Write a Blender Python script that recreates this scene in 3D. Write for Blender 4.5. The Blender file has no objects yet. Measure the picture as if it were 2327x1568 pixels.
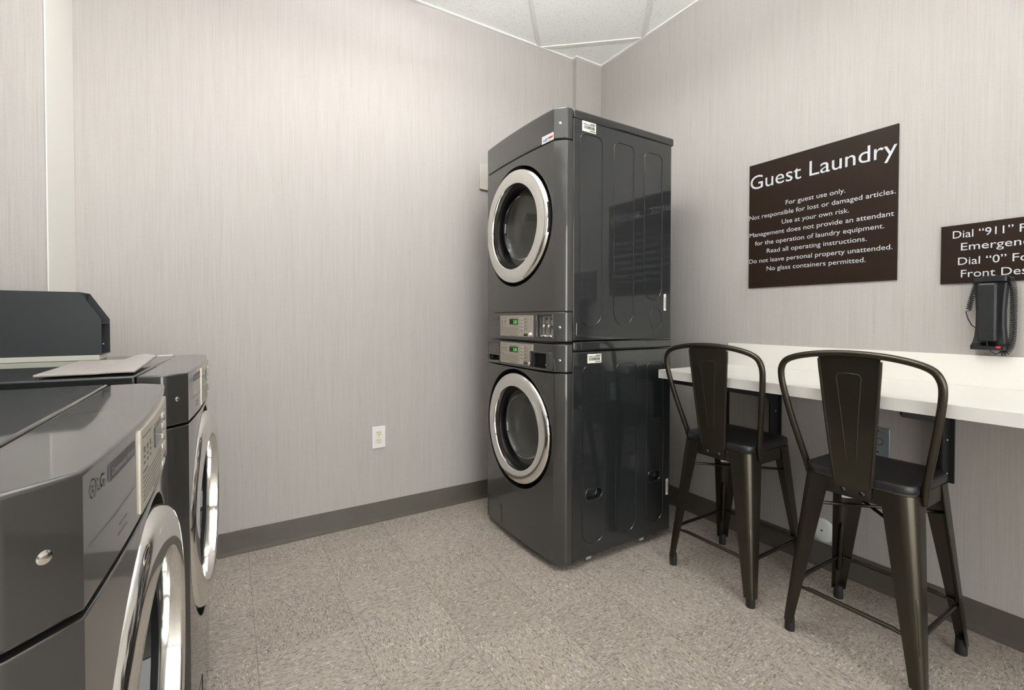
import bpy, math, random
from mathutils import Matrix, Vector

S = bpy.context.scene
C = S.collection
PI = math.pi
random.seed(7)

# ------------------------------------------------------------------ camera, exposure, lights
F, CY, YAW, PITCH, ROLL, CAMH = 1047.82, 740.5, 0.5511, 0.0161, 0.0014, 1.0798
cam_d = bpy.data.cameras.new('camera')
cam = bpy.data.objects.new('camera', cam_d)
C.objects.link(cam)
fw = Vector((math.sin(YAW) * math.cos(PITCH), math.cos(YAW) * math.cos(PITCH), -math.sin(PITCH)))
rt = Vector((math.cos(YAW), -math.sin(YAW), 0))
up = rt.cross(fw)
r2 = rt * math.cos(ROLL) + up * math.sin(ROLL)
u2 = up * math.cos(ROLL) - rt * math.sin(ROLL)
cam.matrix_world = Matrix(((r2.x, u2.x, -fw.x, 0), (r2.y, u2.y, -fw.y, 0), (r2.z, u2.z, -fw.z, CAMH), (0, 0, 0, 1)))
cam_d.sensor_fit = 'HORIZONTAL'
cam_d.sensor_width = 36.0
cam_d.lens = F / 2327 * 36.0
cam_d.shift_y = -(784 - CY) / 2327
cam_d.clip_start = 0.02
S.camera = cam

S.view_settings.view_transform = 'Standard'
S.view_settings.look = 'None'
S.view_settings.gamma = 1
S.view_settings.use_curve_mapping = False
S.view_settings.exposure = 0.40

LIGHT_W = 4.5      # glowing entrance added behind the camera as fill light
UP = 5.0           # uplight multiplier of the added hanging fill lights
LIGHT_A = 1.45     # troffer over the aisle
LIGHT_B = 0.8     # added hanging fill lights further back in the room
world = bpy.data.worlds.new('world')
S.world = world
world.use_nodes = True
world.node_tree.nodes['Background'].inputs[0].default_value = (0.9, 0.95, 1.0, 1)
world.node_tree.nodes['Background'].inputs[1].default_value = 0.0

# ------------------------------------------------------------------ material helpers
def new_mat(name):
    m = bpy.data.materials.new(name)
    m.use_nodes = True
    return m, m.node_tree, m.node_tree.nodes['Principled BSDF']

def mat(name, col, rough=0.5, metal=0.0, coat=0.0, spec=0.5, emit=None, es=0.0, bump=0.0, bscale=200.0, var=0.0, vscale=30.0, crough=0.05):
    m, nt, b = new_mat(name)
    b.inputs['Base Color'].default_value = (*col, 1)
    b.inputs['Roughness'].default_value = rough
    b.inputs['Metallic'].default_value = metal
    b.inputs['Coat Weight'].default_value = coat
    b.inputs['Coat Roughness'].default_value = crough
    b.inputs['Specular IOR Level'].default_value = spec
    if emit:
        b.inputs['Emission Color'].default_value = (*emit, 1)
        b.inputs['Emission Strength'].default_value = es
    if bump or var:
        tc = nt.nodes.new('ShaderNodeTexCoord')
    if bump:
        n = nt.nodes.new('ShaderNodeTexNoise'); n.inputs['Scale'].default_value = bscale
        n.inputs['Detail'].default_value = 3
        bp = nt.nodes.new('ShaderNodeBump'); bp.inputs['Strength'].default_value = bump
        bp.inputs['Distance'].default_value = 0.001
        nt.links.new(tc.outputs['Object'], n.inputs['Vector'])
        nt.links.new(n.outputs['Fac'], bp.inputs['Height'])
        nt.links.new(bp.outputs['Normal'], b.inputs['Normal'])
    if var:
        n = nt.nodes.new('ShaderNodeTexNoise'); n.inputs['Scale'].default_value = vscale
        n.inputs['Detail'].default_value = 4
        mr = nt.nodes.new('ShaderNodeMapRange')
        mr.inputs['To Min'].default_value = 1 - var; mr.inputs['To Max'].default_value = 1 + var
        mx = nt.nodes.new('ShaderNodeVectorMath'); mx.operation = 'SCALE'
        mx.inputs[0].default_value = col
        nt.links.new(tc.outputs['Object'], n.inputs['Vector'])
        nt.links.new(n.outputs['Fac'], mr.inputs['Value'])
        nt.links.new(mr.outputs['Result'], mx.inputs['Scale'])
        nt.links.new(mx.outputs['Vector'], b.inputs['Base Color'])
    return m

def nd(nt, t, **kw):
    n = nt.nodes.new(t)
    for k, v in kw.items():
        setattr(n, k, v)
    return n

def wallpaper_mat():
    m, nt, b = new_mat('woven wallpaper')
    b.inputs['Roughness'].default_value = 0.75
    b.inputs['Specular IOR Level'].default_value = 0.25
    geo = nd(nt, 'ShaderNodeNewGeometry')
    def stri(sx, sz, detail):
        mp = nd(nt, 'ShaderNodeMapping'); mp.inputs['Scale'].default_value = (sx, sx, sz)
        n = nd(nt, 'ShaderNodeTexNoise'); n.inputs['Scale'].default_value = 1; n.inputs['Detail'].default_value = detail
        n.inputs['Roughness'].default_value = 0.6
        nt.links.new(geo.outputs['Position'], mp.inputs['Vector'])
        nt.links.new(mp.outputs['Vector'], n.inputs['Vector'])
        return n.outputs['Fac']
    a = stri(300, 5, 2); c = stri(330, 330, 1); d = stri(60, 1.2, 2); h = stri(30, 420, 2)
    def mad(x, w, y):
        q = nd(nt, 'ShaderNodeMath', operation='MULTIPLY_ADD')
        nt.links.new(x, q.inputs[0]); q.inputs[1].default_value = w
        if isinstance(y, float): q.inputs[2].default_value = y
        else: nt.links.new(y, q.inputs[2])
        return q.outputs[0]
    s = mad(a, 0.50, 0.0); s = mad(c, 0.20, s); s = mad(d, 0.18, s); s = mad(h, 0.12, s)
    mr = nd(nt, 'ShaderNodeMapRange')
    mr.inputs['From Min'].default_value = 0.30; mr.inputs['From Max'].default_value = 0.70
    nt.links.new(s, mr.inputs['Value'])
    cr = nd(nt, 'ShaderNodeValToRGB')
    cr.color_ramp.elements[0].color = (0.360, 0.336, 0.315, 1)
    cr.color_ramp.elements[1].color = (0.450, 0.424, 0.407, 1)
    e = cr.color_ramp.elements.new(0.5); e.color = (0.408, 0.382, 0.364, 1)
    nt.links.new(mr.outputs[0], cr.inputs[0])
    nt.links.new(cr.outputs[0], b.inputs['Base Color'])
    bp = nd(nt, 'ShaderNodeBump'); bp.inputs['Strength'].default_value = 0.12; bp.inputs['Distance'].default_value = 0.0006
    nt.links.new(s, bp.inputs['Height']); nt.links.new(bp.outputs['Normal'], b.inputs['Normal'])
    return m

def floor_mat():
    m, nt, b = new_mat('vinyl composition tile')
    b.inputs['Roughness'].default_value = 0.42
    b.inputs['Specular IOR Level'].default_value = 0.35
    geo = nd(nt, 'ShaderNodeNewGeometry')
    mp = nd(nt, 'ShaderNodeMapping'); T = 0.3035
    mp.inputs['Location'].default_value = (-0.07 / T, -FLOOR_Y0 / T, 0)
    mp.inputs['Scale'].default_value = (1 / T, 1 / T, 0)
    nt.links.new(geo.outputs['Position'], mp.inputs['Vector'])
    fl = nd(nt, 'ShaderNodeVectorMath', operation='FLOOR'); nt.links.new(mp.outputs[0], fl.inputs[0])
    fr = nd(nt, 'ShaderNodeVectorMath', operation='FRACTION'); nt.links.new(mp.outputs[0], fr.inputs[0])
    sx = nd(nt, 'ShaderNodeSeparateXYZ'); nt.links.new(fl.outputs[0], sx.inputs[0])
    ad = nd(nt, 'ShaderNodeMath', operation='ADD'); nt.links.new(sx.outputs[0], ad.inputs[0]); nt.links.new(sx.outputs[1], ad.inputs[1])
    md = nd(nt, 'ShaderNodeMath', operation='FLOORED_MODULO'); nt.links.new(ad.outputs[0], md.inputs[0]); md.inputs[1].default_value = 2
    wn = nd(nt, 'ShaderNodeTexWhiteNoise'); wn.noise_dimensions = '2D'; nt.links.new(fl.outputs[0], wn.inputs['Vector'])
    # streak coordinates along x or along y, alternating tile by tile
    px = nd(nt, 'ShaderNodeSeparateXYZ'); nt.links.new(geo.outputs['Position'], px.inputs[0])
    def coord(lo, hi):
        out = []
        for first in (True, False):
            cb = nd(nt, 'ShaderNodeCombineXYZ')
            for i in (0, 1):
                mu = nd(nt, 'ShaderNodeMath', operation='MULTIPLY')
                nt.links.new(px.outputs[i], mu.inputs[0])
                mu.inputs[1].default_value = lo if (i == 0) == first else hi
                nt.links.new(mu.outputs[0], cb.inputs[i])
            nt.links.new(wn.outputs['Value'], cb.inputs[2])
            out.append(cb.outputs[0])
        mx = nd(nt, 'ShaderNodeMix', data_type='VECTOR')
        nt.links.new(md.outputs[0], mx.inputs[0]); nt.links.new(out[0], mx.inputs[4]); nt.links.new(out[1], mx.inputs[5])
        return mx.outputs[1]
    c1 = coord(125, 330)
    vo = nd(nt, 'ShaderNodeTexVoronoi'); vo.inputs['Scale'].default_value = 1.0; vo.inputs['Randomness'].default_value = 1
    nz = nd(nt, 'ShaderNodeTexNoise'); nz.inputs['Scale'].default_value = 1.0; nz.inputs['Detail'].default_value = 5; nz.inputs['Roughness'].default_value = 0.7
    # wobble the voronoi so the chips are irregular
    wob = nd(nt, 'ShaderNodeTexNoise'); wob.inputs['Scale'].default_value = 1.3; wob.inputs['Detail'].default_value = 2
    nt.links.new(c1, wob.inputs['Vector'])
    va = nd(nt, 'ShaderNodeVectorMath', operation='MULTIPLY_ADD'); nt.links.new(wob.outputs['Color'], va.inputs[0]); va.inputs[1].default_value = (1.5, 1.5, 0); nt.links.new(c1, va.inputs[2])
    nt.links.new(va.outputs[0], vo.inputs['Vector'])
    nt.links.new(coord(50, 170), nz.inputs['Vector'])
    sep = nd(nt, 'ShaderNodeSeparateColor'); nt.links.new(vo.outputs['Color'], sep.inputs[0])
    cr = nd(nt, 'ShaderNodeValToRGB'); cr.color_ramp.interpolation = 'CONSTANT'
    els = [(0.0, (0.17, 0.145, 0.13)), (0.08, (0.25, 0.215, 0.19)), (0.20, (0.305, 0.265, 0.23)), (0.42, (0.335, 0.295, 0.26)), (0.72, (0.365, 0.32, 0.275)), (0.88, (0.40, 0.355, 0.30)), (0.965, (0.52, 0.47, 0.41))]
    cr.color_ramp.elements[0].color = (*els[0][1], 1)
    cr.color_ramp.elements[1].position = els[1][0]; cr.color_ramp.elements[1].color = (*els[1][1], 1)
    for p, c in els[2:]:
        e = cr.color_ramp.elements.new(p); e.color = (*c, 1)
    nt.links.new(sep.outputs[0], cr.inputs[0])
    mr = nd(nt, 'ShaderNodeMapRange'); mr.inputs['From Min'].default_value = 0.3; mr.inputs['From Max'].default_value = 0.7
    mr.inputs['To Min'].default_value = 0.78; mr.inputs['To Max'].default_value = 1.2
    nt.links.new(nz.outputs['Fac'], mr.inputs['Value'])
    sc = nd(nt, 'ShaderNodeVectorMath', operation='SCALE'); nt.links.new(cr.outputs[0], sc.inputs[0]); nt.links.new(mr.outputs[0], sc.inputs['Scale'])
    mr2 = nd(nt, 'ShaderNodeMapRange'); mr2.inputs['To Min'].default_value = 1.04; mr2.inputs['To Max'].default_value = 1.18
    nt.links.new(wn.outputs['Value'], mr2.inputs['Value'])
    sc2 = nd(nt, 'ShaderNodeVectorMath', operation='SCALE'); nt.links.new(sc.outputs[0], sc2.inputs[0]); nt.links.new(mr2.outputs[0], sc2.inputs['Scale'])
    # tile joints
    fs = nd(nt, 'ShaderNodeSeparateXYZ'); nt.links.new(fr.outputs[0], fs.inputs[0])
    ds = []
    for i in (0, 1):
        a = nd(nt, 'ShaderNodeMath', operation='SUBTRACT'); nt.links.new(fs.outputs[i], a.inputs[0]); a.inputs[1].default_value = 0.5
        q = nd(nt, 'ShaderNodeMath', operation='ABSOLUTE'); nt.links.new(a.outputs[0], q.inputs[0])
        ds.append(q.outputs[0])
    t1 = nd(nt, 'ShaderNodeMath', operation='GREATER_THAN'); nt.links.new(ds[0], t1.inputs[0]); t1.inputs[1].default_value = 0.4965
    t2 = nd(nt, 'ShaderNodeMath', operation='GREATER_THAN'); nt.links.new(ds[1], t2.inputs[0]); t2.inputs[1].default_value = 0.4978
    t3 = nd(nt, 'ShaderNodeMath', operation='MAXIMUM'); nt.links.new(t1.outputs[0], t3.inputs[0]); 
    t5 = nd(nt, 'ShaderNodeMath', operation='MULTIPLY'); nt.links.new(t2.outputs[0], t5.inputs[0]); t5.inputs[1].default_value = 0.35
    nt.links.new(t5.outputs[0], t3.inputs[1])
    t4 = nd(nt, 'ShaderNodeMath', operation='MULTIPLY'); nt.links.new(t3.outputs[0], t4.inputs[0]); t4.inputs[1].default_value = 0.6
    mx = nd(nt, 'ShaderNodeMix', data_type='RGBA'); nt.links.new(t4.outputs[0], mx.inputs[0])
    nt.links.new(sc2.outputs[0], mx.inputs[6]); mx.inputs[7].default_value = (0.11, 0.095, 0.085, 1)
    nt.links.new(mx.outputs[2], b.inputs['Base Color'])
    return m

def ceiling_mat():
    m, nt, b = new_mat('fissured ceiling tile')
    b.inputs['Roughness'].default_value = 0.9
    b.inputs['Specular IOR Level'].default_value = 0.1
    geo = nd(nt, 'ShaderNodeNewGeometry')
    def dots(scale, thr):
        vo = nd(nt, 'ShaderNodeTexVoronoi'); vo.inputs['Scale'].default_value = scale
        nt.links.new(geo.outputs['Position'], vo.inputs['Vector'])
        sp = nd(nt, 'ShaderNodeSeparateColor'); nt.links.new(vo.outputs['Color'], sp.inputs[0])
        ml = nd(nt, 'ShaderNodeMath', operation='MULTIPLY'); nt.links.new(sp.outputs[0], ml.inputs[0]); ml.inputs[1].default_value = thr
        lt = nd(nt, 'ShaderNodeMath', operation='LESS_THAN'); nt.links.new(vo.outputs['Distance'], lt.inputs[0]); nt.links.new(ml.outputs[0], lt.inputs[1])
        return lt.outputs[0]
    a, c = dots(95, 0.25), dots(190, 0.25)
    mxx = nd(nt, 'ShaderNodeMath', operation='MAXIMUM'); nt.links.new(a, mxx.inputs[0]); nt.links.new(c, mxx.inputs[1])
    mx = nd(nt, 'ShaderNodeMix', data_type='RGBA'); nt.links.new(mxx.outputs[0], mx.inputs[0])
    mx.inputs[6].default_value = (0.93, 0.935, 0.915, 1); mx.inputs[7].default_value = (0.52, 0.50, 0.44, 1)
    nt.links.new(mx.outputs[2], b.inputs['Base Color'])
    return m

def seat_mat():
    m, nt, b = new_mat('dark stained wood')
    b.inputs['Roughness'].default_value = 0.38
    tc = nd(nt, 'ShaderNodeTexCoord'); mp = nd(nt, 'ShaderNodeMapping'); mp.inputs['Scale'].default_value = (18, 320, 60)
    n = nd(nt, 'ShaderNodeTexNoise'); n.inputs['Scale'].default_value = 1; n.inputs['Detail'].default_value = 3
    nt.links.new(tc.outputs['Object'], mp.inputs[0]); nt.links.new(mp.outputs[0], n.inputs['Vector'])
    cr = nd(nt, 'ShaderNodeValToRGB')
    cr.color_ramp.elements[0].position = 0.3; cr.color_ramp.elements[0].color = (0.005, 0.005, 0.007, 1)
    cr.color_ramp.elements[1].position = 0.75; cr.color_ramp.elements[1].color = (0.020, 0.018, 0.021, 1)
    nt.links.new(n.outputs['Fac'], cr.inputs[0]); nt.links.new(cr.outputs[0], b.inputs['Base Color'])
    bp = nd(nt, 'ShaderNodeBump'); bp.inputs['Strength'].default_value = 0.3; bp.inputs['Distance'].default_value = 0.001
    nt.links.new(n.outputs['Fac'], bp.inputs['Height']); nt.links.new(bp.outputs['Normal'], b.inputs['Normal'])
    return m

def glass_mat():
    m, nt, b = new_mat('smoked door glass')
    nt.nodes.remove(b)
    out = nt.nodes['Material Output']
    tr = nd(nt, 'ShaderNodeBsdfTransparent'); tr.inputs[0].default_value = (0.74, 0.73, 0.71, 1)
    gl = nd(nt, 'ShaderNodeBsdfGlossy'); gl.inputs['Roughness'].default_value = 0.03
    lw = nd(nt, 'ShaderNodeLayerWeight'); lw.inputs[0].default_value = 0.5
    pw = nd(nt, 'ShaderNodeMath', operation='POWER'); nt.links.new(lw.outputs['Facing'], pw.inputs[0]); pw.inputs[1].default_value = 4.0
    fr = nd(nt, 'ShaderNodeMath', operation='MULTIPLY_ADD'); nt.links.new(pw.outputs[0], fr.inputs[0]); fr.inputs[1].default_value = 0.8; fr.inputs[2].default_value = 0.045
    mx = nd(nt, 'ShaderNodeMixShader')
    nt.links.new(fr.outputs[0], mx.inputs[0]); nt.links.new(tr.outputs[0], mx.inputs[1]); nt.links.new(gl.outputs[0], mx.inputs[2])
    nt.links.new(mx.outputs[0], out.inputs['Surface'])
    return m

FLOOR_Y0 = 1.350
M = {}
M['wallpaper'] = wallpaper_mat()
M['floor'] = floor_mat()
M['ceiling'] = ceiling_mat()
M['grid'] = mat('white grid metal', (0.78, 0.78, 0.74), 0.5)
M['paint'] = mat('white trim paint', (0.82, 0.80, 0.76), 0.5, bump=0.05)
M['base'] = mat('taupe vinyl base', (0.088, 0.077, 0.064), 0.5, var=0.15, vscale=12, spec=0.25)
M['front'] = mat('graphite steel front', (0.031, 0.030, 0.028), 0.36, metal=0.2, coat=1.0, crough=0.05)
M['side'] = mat('glossy charcoal enamel', (0.011, 0.013, 0.014), 0.35, coat=1.0, crough=0.02, spec=0.3)
M['black'] = mat('black plastic', (0.010, 0.010, 0.011), 0.35)
M['gap'] = mat('black rubber gasket', (0.004, 0.004, 0.005), 0.6, spec=0.2)
M['chrome'] = mat('polished chrome', (0.80, 0.785, 0.76), 0.07, metal=1.0)
M['drum'] = mat('stainless drum', (0.36, 0.355, 0.345), 0.35, metal=0.7)
M['glass'] = glass_mat()
M['panel'] = mat('champagne panel plate', (0.43, 0.39, 0.325), 0.34, metal=0.5)
M['button'] = mat('silver button', (0.50, 0.485, 0.46), 0.3, metal=0.6)
M['print'] = mat('grey print', (0.10, 0.09, 0.08), 0.6)
M['plate'] = mat('dark name plate', (0.028, 0.028, 0.032), 0.4)
M['platetext'] = mat('pale plate text', (0.32, 0.31, 0.30), 0.5)
M['screen'] = mat('display window', (0.006, 0.007, 0.008), 0.1)
M['digit'] = mat('green display digits', (0.02, 0.10, 0.02), 0.5, emit=(0.12, 0.75, 0.10), es=0.9)
M['sticker'] = mat('white sticker', (0.72, 0.70, 0.64), 0.5)
M['barcode'] = mat('barcode ink', (0.03, 0.03, 0.03), 0.6)
M['red'] = mat('red print', (0.45, 0.03, 0.04), 0.5)
M['blue'] = mat('blue print', (0.10, 0.25, 0.55), 0.5)
M['grey'] = mat('grey drawer plastic', (0.17, 0.165, 0.155), 0.4, metal=0.3)
M['coinplate'] = mat('dull coin slide plate', (0.26, 0.245, 0.22), 0.45, metal=0.4)
M['foot'] = mat('grey levelling foot', (0.06, 0.06, 0.06), 0.5)
M['zinc'] = mat('zinc clip', (0.45, 0.45, 0.44), 0.4, metal=0.6)
M['bronze'] = mat('gunmetal bronze sheet', (0.060, 0.053, 0.040), 0.30, metal=0.85, bump=0.03, bscale=600, var=0.12, vscale=9)
M['bolt'] = mat('black bolt', (0.02, 0.02, 0.023), 0.3, metal=0.6)
M['seat'] = seat_mat()
M['rubber'] = mat('black rubber', (0.012, 0.012, 0.013), 0.55)
M['counter'] = mat('white laminate', (0.80, 0.775, 0.725), 0.35, bump=0.02)
M['edge'] = mat('pale laminate edge', (0.66, 0.64, 0.61), 0.4)
M['bracket'] = mat('black powder coat', (0.008, 0.009, 0.010), 0.5)
M['screw'] = mat('bright screw head', (0.7, 0.7, 0.7), 0.3, metal=0.7)
M['sign'] = mat('brown sign panel', (0.021, 0.0125, 0.0085), 0.42, var=0.06, spec=0.12)
M['signtext'] = mat('pale sign lettering', (0.55, 0.57, 0.61), 0.5)
M['phone'] = mat('black phone plastic', (0.0035, 0.0035, 0.005), 0.45, bump=0.03, bscale=700)
M['handset'] = mat('black handset plastic', (0.006, 0.0065, 0.008), 0.5, bump=0.05, bscale=700)
M['lamp_red'] = mat('red message lamp', (0.55, 0.02, 0.03), 0.3)
M['ivory'] = mat('ivory receptacle', (0.66, 0.62, 0.47), 0.35)
M['nylon'] = mat('white nylon plate', (0.70, 0.68, 0.69), 0.35)
M['beige'] = mat('beige painted plate', (0.50, 0.475, 0.44), 0.6)
M['steel'] = mat('galvanised steel plate', (0.30, 0.36, 0.38), 0.4, metal=0.7, var=0.15, vscale=40)
M['whiteplastic'] = mat('white plastic cover', (0.74, 0.76, 0.76), 0.4)
M['boxmetal'] = mat('slate painted metal', (0.014, 0.017, 0.020), 0.5, bump=0.15, bscale=900)
M['strip'] = mat('pale plastic strip', (0.50, 0.48, 0.42), 0.45)
M['folder'] = mat('grey plastic cover sheet', (0.36, 0.33, 0.31), 0.42, bump=0.05, bscale=300)
M['diffuser'] = mat('lit troffer lens', (0.8, 0.8, 0.8), 0.5)

# ------------------------------------------------------------------ mesh builder
class MB:
    def __init__(s):
        s.v = []; s.f = []
    def add(s, vs, fs):
        o = len(s.v); s.v += [tuple(p) for p in vs]; s.f += [tuple(i + o for i in f) for f in fs]; return s
    def box(s, x0, x1, y0, y1, z0, z1):
        v = [(x, y, z) for x in (x0, x1) for y in (y0, y1) for z in (z0, z1)]
        return s.add(v, [(0, 1, 3, 2), (4, 6, 7, 5), (0, 4, 5, 1), (2, 3, 7, 6), (0, 2, 6, 4), (1, 5, 7, 3)])
    def prism(s, poly, t0, t1, axis='z'):
        # poly in the two other axes: z->(x,y)  x->(y,z)  y->(x,z)
        def P(a, b, t):
            return (a, b, t) if axis == 'z' else ((t, a, b) if axis == 'x' else (a, t, b))
        n = len(poly)
        v = [P(a, b, t0) for a, b in poly] + [P(a, b, t1) for a, b in poly]
        f = [tuple(range(n - 1, -1, -1)), tuple(range(n, 2 * n))] + [(i, (i + 1) % n, n + (i + 1) % n, n + i) for i in range(n)]
        return s.add(v, f)
    def lathe(s, prof, n=64, origin=(0, 0, 0), axis='x', cap0=False, cap1=False):
        # prof: (r, a) pairs; a along axis
        v = []; k = len(prof)
        for j in range(n):
            t = 2 * PI * j / n; c, q = math.cos(t), math.sin(t)
            for r, a in prof:
                p = (a, r * c, r * q) if axis == 'x' else ((r * c, r * q, a) if axis == 'z' else (r * q, a, r * c))
                v.append((p[0] + origin[0], p[1] + origin[1], p[2] + origin[2]))
        f = []
        for j in range(n):
            J = (j + 1) % n
            for i in range(k - 1):
                f.append((j * k + i, j * k + i + 1, J * k + i + 1, J * k + i))
        if cap0: f.append(tuple(j * k for j in range(n)))
        if cap1: f.append(tuple(j * k + k - 1 for j in range(n - 1, -1, -1)))
        return s.add(v, f)
    def cyl(s, r, a0, a1, origin=(0, 0, 0), axis='x', n=24):
        return s.lathe([(r, a0), (r, a1)], n, origin, axis, True, True)
    def tube(s, path, r, n=10, closed=False, flat=None):
        path = [Vector(p) for p in path]; m = len(path)
        rr = r if isinstance(r, (list, tuple)) else [r] * m
        T = []
        for i in range(m):
            a = path[i - 1] if (i > 0 or closed) else path[i]
            b = path[(i + 1) % m] if (i < m - 1 or closed) else path[i]
            T.append((b - a).normalized())
        ref = Vector((0, 0, 1)) if abs(T[0].z) < 0.9 else Vector((1, 0, 0))
        u = (ref - T[0] * ref.dot(T[0])).normalized()
        v = []
        for i in range(m):
            u = (u - T[i] * u.dot(T[i])).normalized(); w = T[i].cross(u)
            for j in range(n):
                t = 2 * PI * j / n
                v.append(path[i] + u * (rr[i] * math.cos(t)) + w * (rr[i] * math.sin(t)))
        f = []
        for i in range(m if closed else m - 1):
            I = (i + 1) % m
            for j in range(n):
                J = (j + 1) % n
                f.append((i * n + j, i * n + J, I * n + J, I * n + j))
        if not closed:
            f.append(tuple(range(n - 1, -1, -1))); f.append(tuple(range((m - 1) * n, m * n)))
        return s.add(v, f)
    def loft(s, loops, cap=True):
        n = len(loops[0]); v = [p for L in loops for p in L]; f = []
        for i in range(len(loops) - 1):
            for j in range(n):
                J = (j + 1) % n
                f.append((i * n + j, i * n + J, (i + 1) * n + J, (i + 1) * n + j))
        if cap:
            f.append(tuple(range(n - 1, -1, -1))); f.append(tuple(range((len(loops) - 1) * n, len(loops) * n)))
        return s.add(v, f)
    def sphere(s, r, o, n=16, squash=(1, 1, 1)):
        v = []; f = []
        for i in range(n // 2 + 1):
            a = PI * i / (n // 2)
            for j in range(n):
                t = 2 * PI * j / n
                v.append((o[0] + squash[0] * r * math.sin(a) * math.cos(t), o[1] + squash[1] * r * math.sin(a) * math.sin(t), o[2] + squash[2] * r * math.cos(a)))
        for i in range(n // 2):
            for j in range(n):
                J = (j + 1) % n
                f.append((i * n + j, (i + 1) * n + j, (i + 1) * n + J, i * n + J))
        return s.add(v, f)

def mesh_of(b, name):
    me = bpy.data.meshes.new(name)
    me.from_pydata(b.v, [], b.f); me.validate(); me.update()
    import bmesh
    bm = bmesh.new(); bm.from_mesh(me)
    bmesh.ops.remove_doubles(bm, verts=bm.verts, dist=1e-6)
    bmesh.ops.recalc_face_normals(bm, faces=bm.faces)
    bm.to_mesh(me); bm.free()
    return me

def obj(name, b, m, parent=None, bevel=0.0, seg=2, smooth=35, loc=None, rz=0.0, cutter=None):
    me = b if isinstance(b, bpy.types.Mesh) else mesh_of(b, name)
    o = bpy.data.objects.new(name, me); C.objects.link(o)
    if not me.materials: me.materials.append(M[m])
    if cutter is not None:
        cm = mesh_of(cutter, 'cut'); co = bpy.data.objects.new('cut', cm); C.objects.link(co)
        md = o.modifiers.new('b', 'BOOLEAN'); md.operation = 'DIFFERENCE'; md.solver = 'EXACT'; md.object = co
        bpy.context.view_layer.update()
        dg = bpy.context.evaluated_depsgraph_get()
        me2 = bpy.data.meshes.new_from_object(o.evaluated_get(dg))
        o.modifiers.clear(); o.data = me2; me2.name = name
        bpy.data.objects.remove(co); bpy.data.meshes.remove(cm)
        me = me2
    if smooth:
        me.shade_smooth(); me.set_sharp_from_angle(angle=math.radians(smooth))
    if bevel:
        md = o.modifiers.new('bevel', 'BEVEL'); md.width = bevel; md.segments = seg
        md.limit_method = 'ANGLE'; md.angle_limit = math.radians(40); md.harden_normals = False
    if parent: o.parent = parent
    if loc: o.location = loc
    if rz: o.rotation_euler = (0, 0, rz)
    return o

def tag(o, label=None, cat=None, group=None, kind=None):
    if label: o['label'] = label
    if cat: o['category'] = cat
    if group: o['group'] = group
    if kind: o['kind'] = kind
    return o

def thing(name, label, cat, loc, rz=0.0, group=None):
    o = bpy.data.objects.new(name, None); C.objects.link(o)
    o.empty_display_size = 0.1
    o.location = loc; o.rotation_euler = (0, 0, rz)
    return tag(o, label, cat, group)

def struct(name, b, m, **kw):
    o = obj(name, b, m, **kw); o['kind'] = 'structure'; return o

def text_mesh(body, width=None, height=None, align='LEFT', bold=0.0, extrude=0.0006, shear=0.0):
    """Text as flat mesh verts in (u, v); width is the exact extent, height is the capital height."""
    cu = bpy.data.curves.new('t', 'FONT'); cu.body = body; cu.size = 1; cu.offset = bold; cu.shear = shear
    cu.resolution_u = 4
    o = bpy.data.objects.new('t', cu); C.objects.link(o)
    bpy.context.view_layer.update()
    dg = bpy.context.evaluated_depsgraph_get()
    me = bpy.data.meshes.new_from_object(o.evaluated_get(dg))
    vs = [(v.co.x, v.co.y) for v in me.vertices]; fs = [tuple(p.vertices) for p in me.polygons]
    bpy.data.objects.remove(o); bpy.data.meshes.remove(me); bpy.data.curves.remove(cu)
    if not vs: return [], []
    x0 = min(v[0] for v in vs); x1 = max(v[0] for v in vs)
    ky = (height or 0.1) / 0.729
    kx = width / (x1 - x0) if width else ky
    return [((v[0] - x0) * kx, v[1] * ky) for v in vs], fs

def add_text(b, body, place, width=None, height=0.02, bold=0.0, centre=False):
    vs, fs = text_mesh(body, width, height, bold=bold)
    if not vs: return
    w = max(v[0] for v in vs)
    off = -w / 2 if centre else 0
    b.add([place(u + off, v) for u, v in vs], fs)

# ------------------------------------------------------------------ room
XW, YW, ZC = 2.2052, 2.4542, 2.818
XL, YF = -0.98, -2.3
YCH, XCH = 2.1348, -0.512
struct('floor', MB().box(XL - .1, XW + .1, YF - .1, YW + .1, -0.08, 0), 'floor', smooth=0)
struct('ceiling', MB().box(XL - .1, XW + .1, YF - .1, YW + .1, ZC, ZC + 0.08), 'ceiling', smooth=0)
struct('wall_back', MB().box(XL - .1, XW + .1, YW, YW + .1, 0, ZC), 'wallpaper', smooth=0)
struct('wall_right', MB().box(XW, XW + .1, YF - .1, YW, 0, ZC), 'wallpaper', smooth=0)
struct('wall_left', MB().box(XL - .1, XL, YF - .1, YW, 0, ZC), 'wallpaper', smooth=0)
fw_ = MB().box(XL, -0.75, YF - .1, YF, 0, ZC).box(1.75, XW, YF - .1, YF, 0, ZC).box(-0.75, 1.75, YF - .1, YF, 2.30, ZC)
struct('wall_front', fw_, 'wallpaper', smooth=0)
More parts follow.
